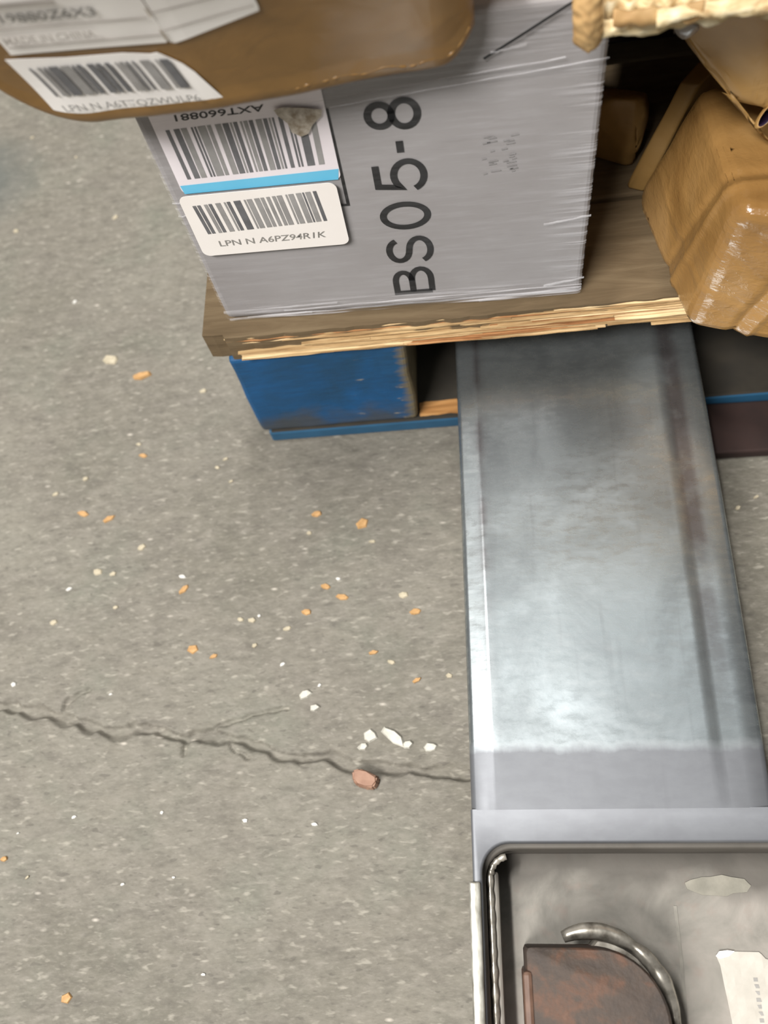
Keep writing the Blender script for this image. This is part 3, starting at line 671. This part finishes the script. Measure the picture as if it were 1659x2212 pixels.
tag(bm_obj('tape_end', hull_bm([Vector(p)-Uo for p in [(0.104, 0.418, 0.345), (0.118, 0.41, 0.345), (0.112, 0.415, 0.329), (0.107, 0.42, 0.335), (0.121, 0.415, 0.338), (0.113, 0.425, 0.345)]], bev=0.002, sub=2, amp=0.001), M['clear'], U, True), 'greyish clear tape end')
# added carton keeps light out of the gap; its brown is darkened for shade
bk = tag(empty('gap_blocker', (0.27, 0.8, ZT)), 'added dark carton keeping light out of the gap behind the smaller parcels', 'carton')
bm_obj('carton_body', box_bm(-0.27, 0.35, -0.155, 0.12, 0.001, 0.223, 0.004), M['carton'], bk)  # body of the added gap blocker, in the shade-darkened brown

# ------------------------------------------------------------------ torn corrugated carton, upper right
tc = tag(empty('torn_carton', (0.27, 0.56, 0.377)), 'corrugated carton with ragged torn cream bottom edge, overhanging at upper right', 'carton')
to = Vector(tc.location)
bmT = bmesh.new()
pts = [(0.056, 0.383, 0.379), (0.50, 0.383, 0.379), (0.50, 0.74, 0.379), (0.056, 0.74, 0.379), (0.054, 0.356, 0.47), (0.50, 0.356, 0.47), (0.50, 0.74, 0.47), (0.054, 0.74, 0.47)]
for p in pts: bmT.verts.new(Vector(p)-to)
bmesh.ops.convex_hull(bmT, input=bmT.verts)
bmesh.ops.bevel(bmT, geom=bmT.edges[:], offset=0.002, segments=2, affect='EDGES')
bm_obj('carton_body', bmT, M['flap'], tc)
def ragged(name, x0, x1, yb, zb, h, mat, seed, depth=0.0016, wav=0.0, n=130, curl=0.0):
    vs, fs = [], []
    for i in range(n+1):
        t = i/n; x = x0+(x1-x0)*t
        lo = zb + 0.0035*noise.noise(Vector((x*55, seed, 0))) + 0.002*noise.noise(Vector((x*190, seed, 1)))
        hi = zb + h + 0.004*noise.noise(Vector((x*45, seed, 5))) + 0.002*noise.noise(Vector((x*170, seed, 6)))
        hi = max(hi, lo+0.001)
        y = yb + wav*math.sin(x*2*math.pi/0.0085) + 0.0018*noise.noise(Vector((x*40, seed, 3)))
        for (dz, dy) in ((0, -curl), (0.4, -curl*0.3), (1, 0)):
            z = lo+(hi-lo)*dz; vs += [Vector((x, y+dy, z))-to, Vector((x, y+dy+depth, z))-to]
    for i in range(n):
        a = i*6; b = a+6
        for k in (0, 2): fs += [(a+k, b+k, b+k+2, a+k+2), (a+k+1, a+k+3, b+k+3, b+k+1)]
        fs += [(a, a+1, b+1, b), (a+4, b+4, b+5, a+5)]
    fs += [(0, 2, 4, 5, 3, 1), (n*6, n*6+1, n*6+3, n*6+5, n*6+4, n*6+2)]
    return mobj(name, vs, fs, mat, tc, True)
ragged('inner_liner', 0.060, 0.34, 0.3795, 0.3755, 0.016, M['torn'], 1.3, 0.0014)
ragged('fluting', 0.064, 0.34, 0.3755, 0.3785, 0.010, M['torn'], 3.1, 0.0008, 0.0016, 300)
ragged('outer_liner', 0.055, 0.34, 0.3705, 0.3770, 0.0065, M['torn'], 5.7, 0.0010, 0.0, 130, 0.003)
ragged('torn_strip', 0.085, 0.34, 0.3660, 0.3835, 0.0050, M['torn'], 9.2, 0.0009, 0.0, 110, 0.004)
ragged('torn_strip', 0.066, 0.105, 0.3665, 0.3830, 0.0060, M['flap'], 12.4, 0.0009, 0.0, 50, 0.003)
# hanging curl of liner at the left end
vs, fs = [], []; nu, nv = 12, 44
for j in range(nv+1):
    t = j/nv; z = 0.402 - 0.0315*t
    for i in range(nu+1):
        s = i/nu-0.5; w = 0.0135*math.sqrt(max(0.06, 1-(max(0, t-0.84)/0.163)**2))
        x = 0.0535 + 0.0030*t + s*w + 0.0008*noise.noise(Vector((t*7, s*4, 1)))
        y = 0.3660 + 0.003*(s*1.2)**2*4 - 0.004*math.sin(t*3.0)+0.001*noise.noise(Vector((t*9, s*7, 5)))
        vs.append(Vector((x, y, z))-to)
m_ = len(vs); vs += [v+Vector((0.0003, 0.0012, 0)) for v in vs]
for j in range(nv):
    for i in range(nu):
        a = j*(nu+1)+i; q = (a, a+1, a+nu+2, a+nu+1); fs += [q, tuple(k+m_ for k in q[::-1])]
for i in range(nu): a = nv*(nu+1)+i; fs += [(a, a+1, a+1+m_, a+m_)]
for j in range(nv):
    for a in (j*(nu+1), j*(nu+1)+nu): fs.append((a, a+nu+1, a+nu+1+m_, a+m_))
tag(mobj('hanging_curl', vs, fs, M['flap'], tc, True), 'curled strip of torn liner')

# ------------------------------------------------------------------ pallet jack
pj = tag(empty('pallet_jack', (0.07, 0.0, 0)), 'grey steel pallet jack with one fork slid under the pallet', 'pallet jack')
jo = Vector(pj.location)
ZF = 0.122
XL, XR = -0.0190, 0.1525
prof = [(XL, -0.055), (XL, -0.006), (XL+0.0004, -0.0035), (XL+0.0014, -0.0016), (XL+0.0032, -0.0008), (XL+0.0110, -0.0006), (XL+0.0130, 0.0003), (XL+0.0150, 0.0004), (XL+0.019, 0.0), (0.04, 0.0003), (0.09, 0.0003),
        (0.1190, 0.0002), (0.1230, 0.0), (0.1255, -0.0010), (0.1290, -0.0013), (0.1380, -0.0013), (XR-0.0045, -0.0016), (XR-0.0020, -0.0028), (XR-0.0006, -0.0048), (XR, -0.008), (XR+0.0002, -0.055), (XR-0.006, -0.055), (XR-0.006, -0.014), (XL+0.006, -0.014), (XL+0.006, -0.055)]
ys = [1.15, 1.10, 0.95, 0.80, 0.65, 0.50, 0.40, 0.35, 0.30, 0.25, 0.20, 0.15, 0.11, 0.097, 0.0925, 0.088, 0.07, 0.0565]
def zbend(y): return ZF - (0.0 if y > 0.0925 else (0.0925-y)*0.03)
def fork(name, dx):
    vs, fs = [], []; n = len(prof)
    for y in ys:
        k = 1.0 if y < 1.0 else (0.9 if y < 1.12 else 0.7)
        for (x, z) in prof:
            xm = 0.067; vs.append(Vector((xm+(x-xm)*k + dx + (0.0012*math.sin((y-0.1)*9) if x > 0.1 else 0.0), y, zbend(y)+z*(k if z < -0.02 else (max(0.0, min(1.0, (y-0.0565)/0.04)) if abs(z) < 0.0015 else 1))))-jo)
    for j in range(len(ys)-1):
        for i in range(n): fs.append((j*n+i, (j+1)*n+i, (j+1)*n+(i+1) % n, j*n+(i+1) % n))
    fs.append(tuple(range(n))); fs.append(tuple((len(ys)-1)*n+i for i in range(n))[::-1])
    bm = bmesh.new(); me = bpy.data.meshes.new('t'); me.from_pydata(vs, [], fs); bm.from_mesh(me); bpy.data.meshes.remove(me)
    return bm
def soften(o, ang=40):
    o.data.polygons.foreach_set('use_smooth', [True]*len(o.data.polygons))
    try: o.data.set_sharp_from_angle(angle=math.radians(ang))
    except Exception: pass
    return o
fk = soften(bm_obj('fork', fork('fork', 0), M['steel'], pj)); soften(bm_obj('fork', fork('fork', 0.385), M['steel'], pj))
fk.data.name = 'fork'
# heel plate with a rounded cut-out, in two layers
ZH = zbend(0.0565)
def heel(yc, xc, r, z0, z1, xl):
    poly = [(xl, 0.0568), (0.55, 0.0568), (0.55, yc)]
    poly += [(xc+r+r*math.cos(math.radians(a)), yc-r+r*math.sin(math.radians(a))) for a in range(90, 181, 9)]
    poly += [(xc, -0.30), (xl, -0.30)]
    bm = prism_bm([(x-jo.x, y) for x, y in poly], z0, z1)
    es = [e for e in bm.edges if all(abs(v.co.z-z1) < 1e-6 for v in e.verts) and not all(v.co.y > 0.056 for v in e.verts)]
    bmesh.ops.bevel(bm, geom=es, offset=0.0016, segments=3, affect='EDGES', profile=0.5)
    for v in bm.verts: v.co.z -= (0.0568-max(v.co.y, 0.0))*0.03
    return bm
M['heel'] = M['steel']
soften(bm_obj('heel_plate', heel(0.0385, -0.0140, 0.0165, ZH-0.009, ZH, XL-0.0004), M['steel'], pj), 35)
soften(bm_obj('heel_lip', heel(0.0355, -0.0125, 0.0165, ZH-0.050, ZH-0.0085, XL), M['tray'], pj), 35)
# bright worn side rail on the left
soften(bm_obj('side_rail', box_bm(XL-0.0028-jo.x, XL+0.0038-jo.x, -0.30, 0.018, ZF-0.06, ZH+0.0012, 0.0012, 3), M['rim'], pj), 35)
bm_obj('frame_plate', box_bm(XL+0.002-jo.x, 0.55-jo.x, -0.30, 0.050, 0.060, 0.072, 0.001), M['tray'], pj)
bm_obj('weld_ledge', box_bm(-0.0135-jo.x, -0.0050-jo.x, -0.30, 0.024, 0.070, 0.1015, 0.0015), M['tray'], pj)
# weld beads: rows of overlapping lumps
def bead(name, pts, r, lump, parent):
    def rf(i): return 0.75+0.4*abs(math.sin(i*lump))+0.2*noise.noise(Vector((i*0.4, 7, 0)))
    return tube(name, [Vector(p)-jo for p in pts], r, M['weld'], parent, 8, rfun=rf)
bead('weld_bead', [(-0.0102+0.0014*k/110, 0.024-0.27*k/110, 0.1035) for k in range(111)], 0.0020, 0.8, pj)
bead('weld_bead', [(-0.0095+0.012*(1-math.cos(a*math.pi/2/14)), 0.022+0.0105*math.sin(a*math.pi/2/14), 0.1035) for a in range(13)], 0.0020, 1.1, pj)
# rusty boss with its weld ring
def boss_outline(grow=0.0):
    out = [(0.0072-grow, -0.12), (0.0072-grow, -0.017+grow*0.5), (0.0082-grow, -0.0150+grow), (0.0098, -0.0146+grow)]
    out += [(0.044+0.0365*math.cos(math.radians(a))*(1+grow/0.0365), -0.051+0.0366*math.sin(math.radians(a))*(1+grow/0.0366)) for a in range(84, -1, -7)]
    return out + [(0.0805+grow, -0.12)]
def ringed(outline, levels):
    """stack of scaled copies of one outline, capped at the top"""
    cx = sum(p[0] for p in outline)/len(outline); cy = sum(p[1] for p in outline)/len(outline)
    bm = bmesh.new(); rows = []
    for z, ins in levels:
        rows.append([bm.verts.new((x-jo.x-(x-cx)*ins/0.035, y-(y-cy)*ins/0.045, z)) for x, y in outline])
    n = len(outline)
    for a, b in zip(rows, rows[1:]):
        for k in range(n): bm.faces.new((a[k], a[(k+1) % n], b[(k+1) % n], b[k]))
    bm.faces.new(rows[-1]); bm.faces.new(rows[0][::-1]); return bm
bs = soften(bm_obj('pivot_boss', ringed(boss_outline(), [(0.070, 0), (0.127, 0), (0.1295, 0.0008), (0.1305, 0.0028)]), M['rust'], pj), 35); tag(bs, 'rusty brown rounded boss')
soften(bm_obj('boss_collar', ringed(boss_outline(0.0030)[4:-1] + [(0.0835, -0.12), (0.03, -0.12), (0.03, -0.03)], [(0.070, 0), (0.100, 0), (0.104, 0.001)]), M['weld'], bs), 35)
bm_obj('boss_flange', box_bm(0.0056-jo.x, 0.0108-jo.x, -0.12, -0.026, 0.071, 0.1318, 0.0022), mat_plain('red_rust', lin(78, 56, 44), lin(104, 80, 66), 70, 0.5), bs)
ringp = []
for a in range(112, -1, -4):
    ringp.append((0.0445+0.0410*math.cos(math.radians(a)), -0.051+0.0440*math.sin(math.radians(a)), 0.1045+0.004*math.sin(math.radians(min(a, 90)))))
ringp += [(0.0856, -0.060, 0.1045), (0.0856, -0.075, 0.1045), (0.0856, -0.10, 0.1045)]
tag(bead('weld_ring', ringp, 0.0040, 0.23, bs), 'pale weld bead round the boss')
# scratch seam on the plate and a scuffed daub
v, f = stroke_mesh([([(0.0928, 0.006), (0.0926, -0.02), (0.0915, -0.045)], False)], 0.0009)
M['scuff'] = mat_plain('grey_scuff', lin(112, 108, 100), lin(132, 128, 118), 90, 0.6)
mobj('plate_seam', [(p.x*1.058-jo.x, p.y*1.058, 0.0725) for p in v], f, M['scuff'], pj)
daub = [(0.1115+0.018*math.cos(a*0.35)*(1+0.35*noise.noise(Vector((a*0.9, 2, 0))))+0.006, 0.0165+0.0050*math.sin(a*0.35)*(1+0.5*noise.noise(Vector((a*1.3, 4, 0))))) for a in range(18)]
M['daub'] = mat_plain('olive_grey_smear', lin(108, 105, 94), lin(128, 124, 112), 90, 0.5)
bm_obj('grease_daub', prism_bm([(x*1.058-jo.x, y*1.058) for x, y in daub], 0.0718, 0.0728), M['daub'], pj)
# torn white sticker
st = [(0.1112, -0.0185), (0.1135, -0.0170), (0.1200, -0.0166), (0.1340, -0.0168), (0.1352, -0.0178), (0.1370, -0.0200), (0.158, -0.026), (0.158, -0.085), (0.1150, -0.085), (0.1148, -0.0500), (0.1136, -0.0350), (0.1128, -0.0235)]
PS = lambda x, z, l: (x*1.058, z*1.058, 0.0720 + l + 0.0005*(noise.noise(Vector((x*120, z*120, 3)))+0.6))
M['sticker'] = mat_plain('darkened_white_sticker', lin(160, 155, 145), lin(174, 169, 159), 60, 0.5)  # sticker white darkened in the colour to offset light on the level tray
stk = patch('sticker', st, PS, 0.0006, M['sticker'], pj, jo); tag(stk, 'torn white sticker')
curl = patch('curled_corner', [(0.1110, -0.0190), (0.1130, -0.0166), (0.1175, -0.0160), (0.1212, -0.0165), (0.1180, -0.0190), (0.1130, -0.0203)], PS, 0.0014, M['label'], stk, jo)
marks = []
for k in range(9): y = -0.031-0.0032*k; marks.append(((0.1290+0.0006*(k % 3), y), (0.1312+0.0004*(k % 2), y), (0.1312, y+0.0018), (0.1290, y+0.0018)))
quads('faded_print', marks, lambda x, z, l: (x*1.058, z*1.058, PS(x, z, 0)[2]+l), 0.0008, M['inkgrey'], stk, jo)

# the jack stands lowered: fork tops 87 mm above the floor, forks 183 mm wide
K = 1.065
for o in pj.children_recursive:
    for v in o.data.vertices: v.co = Vector((v.co.x*K, v.co.y*K, v.co.z*K + 0.66*(1-K)))
pj.location.x *= K

# ------------------------------------------------------------------ debris on the floor
def chip_mesh(kind, seed, sx, sy, h):
    r = random.Random(seed); n = r.randint(5, 7); bm = bmesh.new()
    a0 = r.uniform(0, 6.28)
    ring = [(sx*math.cos(a0+6.283*i/n)*r.uniform(0.65, 1.1), sy*math.sin(a0+6.283*i/n)*r.uniform(0.65, 1.1)) for i in range(n)]
    lo = [bm.verts.new((x, y, 0)) for x, y in ring]; hi = [bm.verts.new((x*0.8, y*0.8, h*r.uniform(0.7, 1.2))) for x, y in ring]
    bm.faces.new(lo[::-1]); bm.faces.new(hi)
    for i in range(n): bm.faces.new((lo[i], lo[(i+1) % n], hi[(i+1) % n], hi[i]))
    return bm
ORD = ['nearest', 'second nearest', 'third nearest', 'fourth nearest', 'fifth nearest', 'sixth nearest', 'seventh nearest', 'eighth nearest', 'ninth nearest', 'tenth nearest', 'eleventh nearest', 'twelfth nearest', 'thirteenth nearest', 'fourteenth nearest', 'fifteenth nearest', 'sixteenth nearest', 'seventeenth nearest']
def scatter(name, spots, mat, label, cat, group, size, h, lim=9.0, lm=(-0.1, 0.0908), lmname='the terracotta stone'):
    meshes = []
    for i, (x, y) in enumerate(spots):
        r = random.Random(i*7+len(name)); s = size*r.uniform(0.6, 1.15)
        if i < 6:
            o = bm_obj(name, chip_mesh(name, i+len(name)*3, s, s*r.uniform(0.45, 0.75), h), mat); meshes.append(o.data)
        else:
            o = bpy.data.objects.new(name, meshes[i % 6]); COL.objects.link(o); o.scale = (s/size, s/size, 1)
        o.location = (x, y, 0.0002); o.rotation_euler.z = r.uniform(-0.3, 0.9)
        side = [p for p in spots if (p[0] < lim) == (x < lim)]
        k = sorted(side, key=lambda p: (p[0]-lm[0])**2+(p[1]-lm[1])**2).index((x, y))
        tag(o, '%s, %s to %s' % (label[0 if x < lim else 1], ORD[k], lmname), cat, group)
scatter('orange_wood_chip', [(-0.1449,0.3093),(-0.1058,0.2987),(-0.3554,0.3206),(-0.3309,0.3139),(-0.2552,0.2460),(-0.1351,0.2431),(-0.1499,0.2223),(-0.2420,0.1945),(-0.2244,0.1878),(-0.0955,0.1869),(-0.1210,0.2338),(-0.0617,0.2191),(-0.3727,0.0372),(-0.3083,-0.0530),(-0.3070,0.3755),(-0.0616,0.1640)],
        M['orange'], ('orange-brown wood chip on the floor',)*2, 'wood chip', 'orange wood chips on the floor', 0.0066, 0.0014)
scatter('pale_wood_chip', [(-0.3849,0.3414),(-0.3587,0.3552),(-0.2296,0.3673),(-0.2977,0.2856),(-0.1949,0.2169),(-0.2046,0.2181),(-0.1656,0.2089),(-0.1510,0.2916),(-0.0970,0.2814),(-0.0721,0.2338),(-0.3739,0.6643),(-0.4326,0.7578),(-0.4910,0.7953),(-0.4838,0.6578),(-0.2227,0.3447),(-0.3342,0.2651),(-0.3193,0.2624),(-0.3130,0.2324),(-0.0813,0.1791),(-0.0366,0.1670),(-0.3519,0.0244),(-0.3662,0.2210),(-0.2570,0.4405),(-0.2365,0.3593),(-0.3129,0.3878),(-0.1914,0.1956),(0.212,0.305),(0.196,0.296),(0.224,0.302)],
        M['pale'], ('pale floor chip left of the blue block', 'pale floor chip in front of the pallet'), 'wood chip', 'pale wood chips on the floor', 0.0052, 0.0010, -0.21)
scatter('white_grit', [(-0.3568,0.2506),(-0.4016,0.5572),(-0.3911,0.1697),(-0.3066,0.1593),(-0.1678,0.1798),(-0.1253,0.2499),(-0.2576,0.2576),(-0.1374,0.1624),(-0.1893,0.2206),(-0.3651,0.0551),(-0.2778,0.0198),(-0.2398,0.0245),(-0.1370,0.0604),(-0.1892,0.0633),(-0.2538,0.0693),(-0.2113,-0.0375),(-0.3226,0.0665)],
        M['white'], ('bright white grit speck on the floor',)*2, 'grit', 'white grit specks on the floor', 0.0034, 0.0008)
o = bm_obj('pale_flake', chip_mesh('f', 41, 0.0105, 0.0062, 0.0016), M['pale'], loc=(-0.3530, 0.4830, 0.0003)); tag(o, 'largest cream wood flake on the floor left of the pallet corner', 'wood chip')
o = bm_obj('rusty_flake', chip_mesh('f', 45, 0.0115, 0.0045, 0.0022), M['orange'], loc=(-0.3205, 0.4620, 0.0003)); o.rotation_euler.z = 0.25; tag(o, 'long rust-orange flake on the floor left of the blue block', 'wood chip')
# white plaster crumbs beside the crack
for i, (x, y, sx, sy, rz, lab) in enumerate([(-0.0794, 0.1217, 0.0125, 0.0058, -0.65, 'largest white plaster crumb in the row beside the crack'), (-0.0970, 0.1225, 0.0075, 0.0055, 0.4, 'pale plaster crumb just left of the largest white crumb'), (-0.0517, 0.1134, 0.0065, 0.0040, 0.1, 'white plaster crumb nearest the fork beside the crack'),
                                           (-0.1021, 0.1150, 0.0048, 0.0030, 0.3, 'small plaster crumb above the terracotta stone'), (-0.0690, 0.1160, 0.0045, 0.0035, 0.2, 'small plaster crumb between the two larger white crumbs'), (-0.1481, 0.1554, 0.0060, 0.0042, 0.3, 'pale plaster crumb farther up from the crack'), (-0.1404, 0.1445, 0.0050, 0.0034, 0.5, 'pale plaster crumb just below its neighbour above the crack')]):
    o = bm_obj('plaster_crumb', chip_mesh('p', 60+i, sx, sy, 0.0022), M['plaster'], loc=(x, y, 0.0003)); o.rotation_euler.z = rz; tag(o, lab, 'plaster crumb', 'plaster crumbs by the crack')
# terracotta stone
bmS = bmesh.new(); ring = [(-0.1105, 0.0976), (-0.1045, 0.0992), (-0.0985, 0.0972), (-0.0890, 0.0926), (-0.0893, 0.0882), (-0.0923, 0.0832), (-0.0985, 0.0838), (-0.1060, 0.0858), (-0.1098, 0.0900)]
lo = [bmS.verts.new((x+0.1, y-0.0908, 0)) for x, y in ring]; hi = [bmS.verts.new(((x+0.1)*0.82, (y-0.0908)*0.82, 0.008+0.0012*math.sin(i*2))) for i, (x, y) in enumerate(ring)]
bmS.faces.new(lo[::-1]); bmS.faces.new(hi)
for i in range(len(ring)): bmS.faces.new((lo[i], lo[(i+1) % len(ring)], hi[(i+1) % len(ring)], hi[i]))
bmesh.ops.bevel(bmS, geom=[e for e in bmS.edges], offset=0.0012, segments=2, affect='EDGES')
tag(bm_obj('terracotta_stone', bmS, M['brick'], loc=(-0.1, 0.0908, 0.0002)), 'terracotta-coloured stone lying just below the floor crack', 'stone')
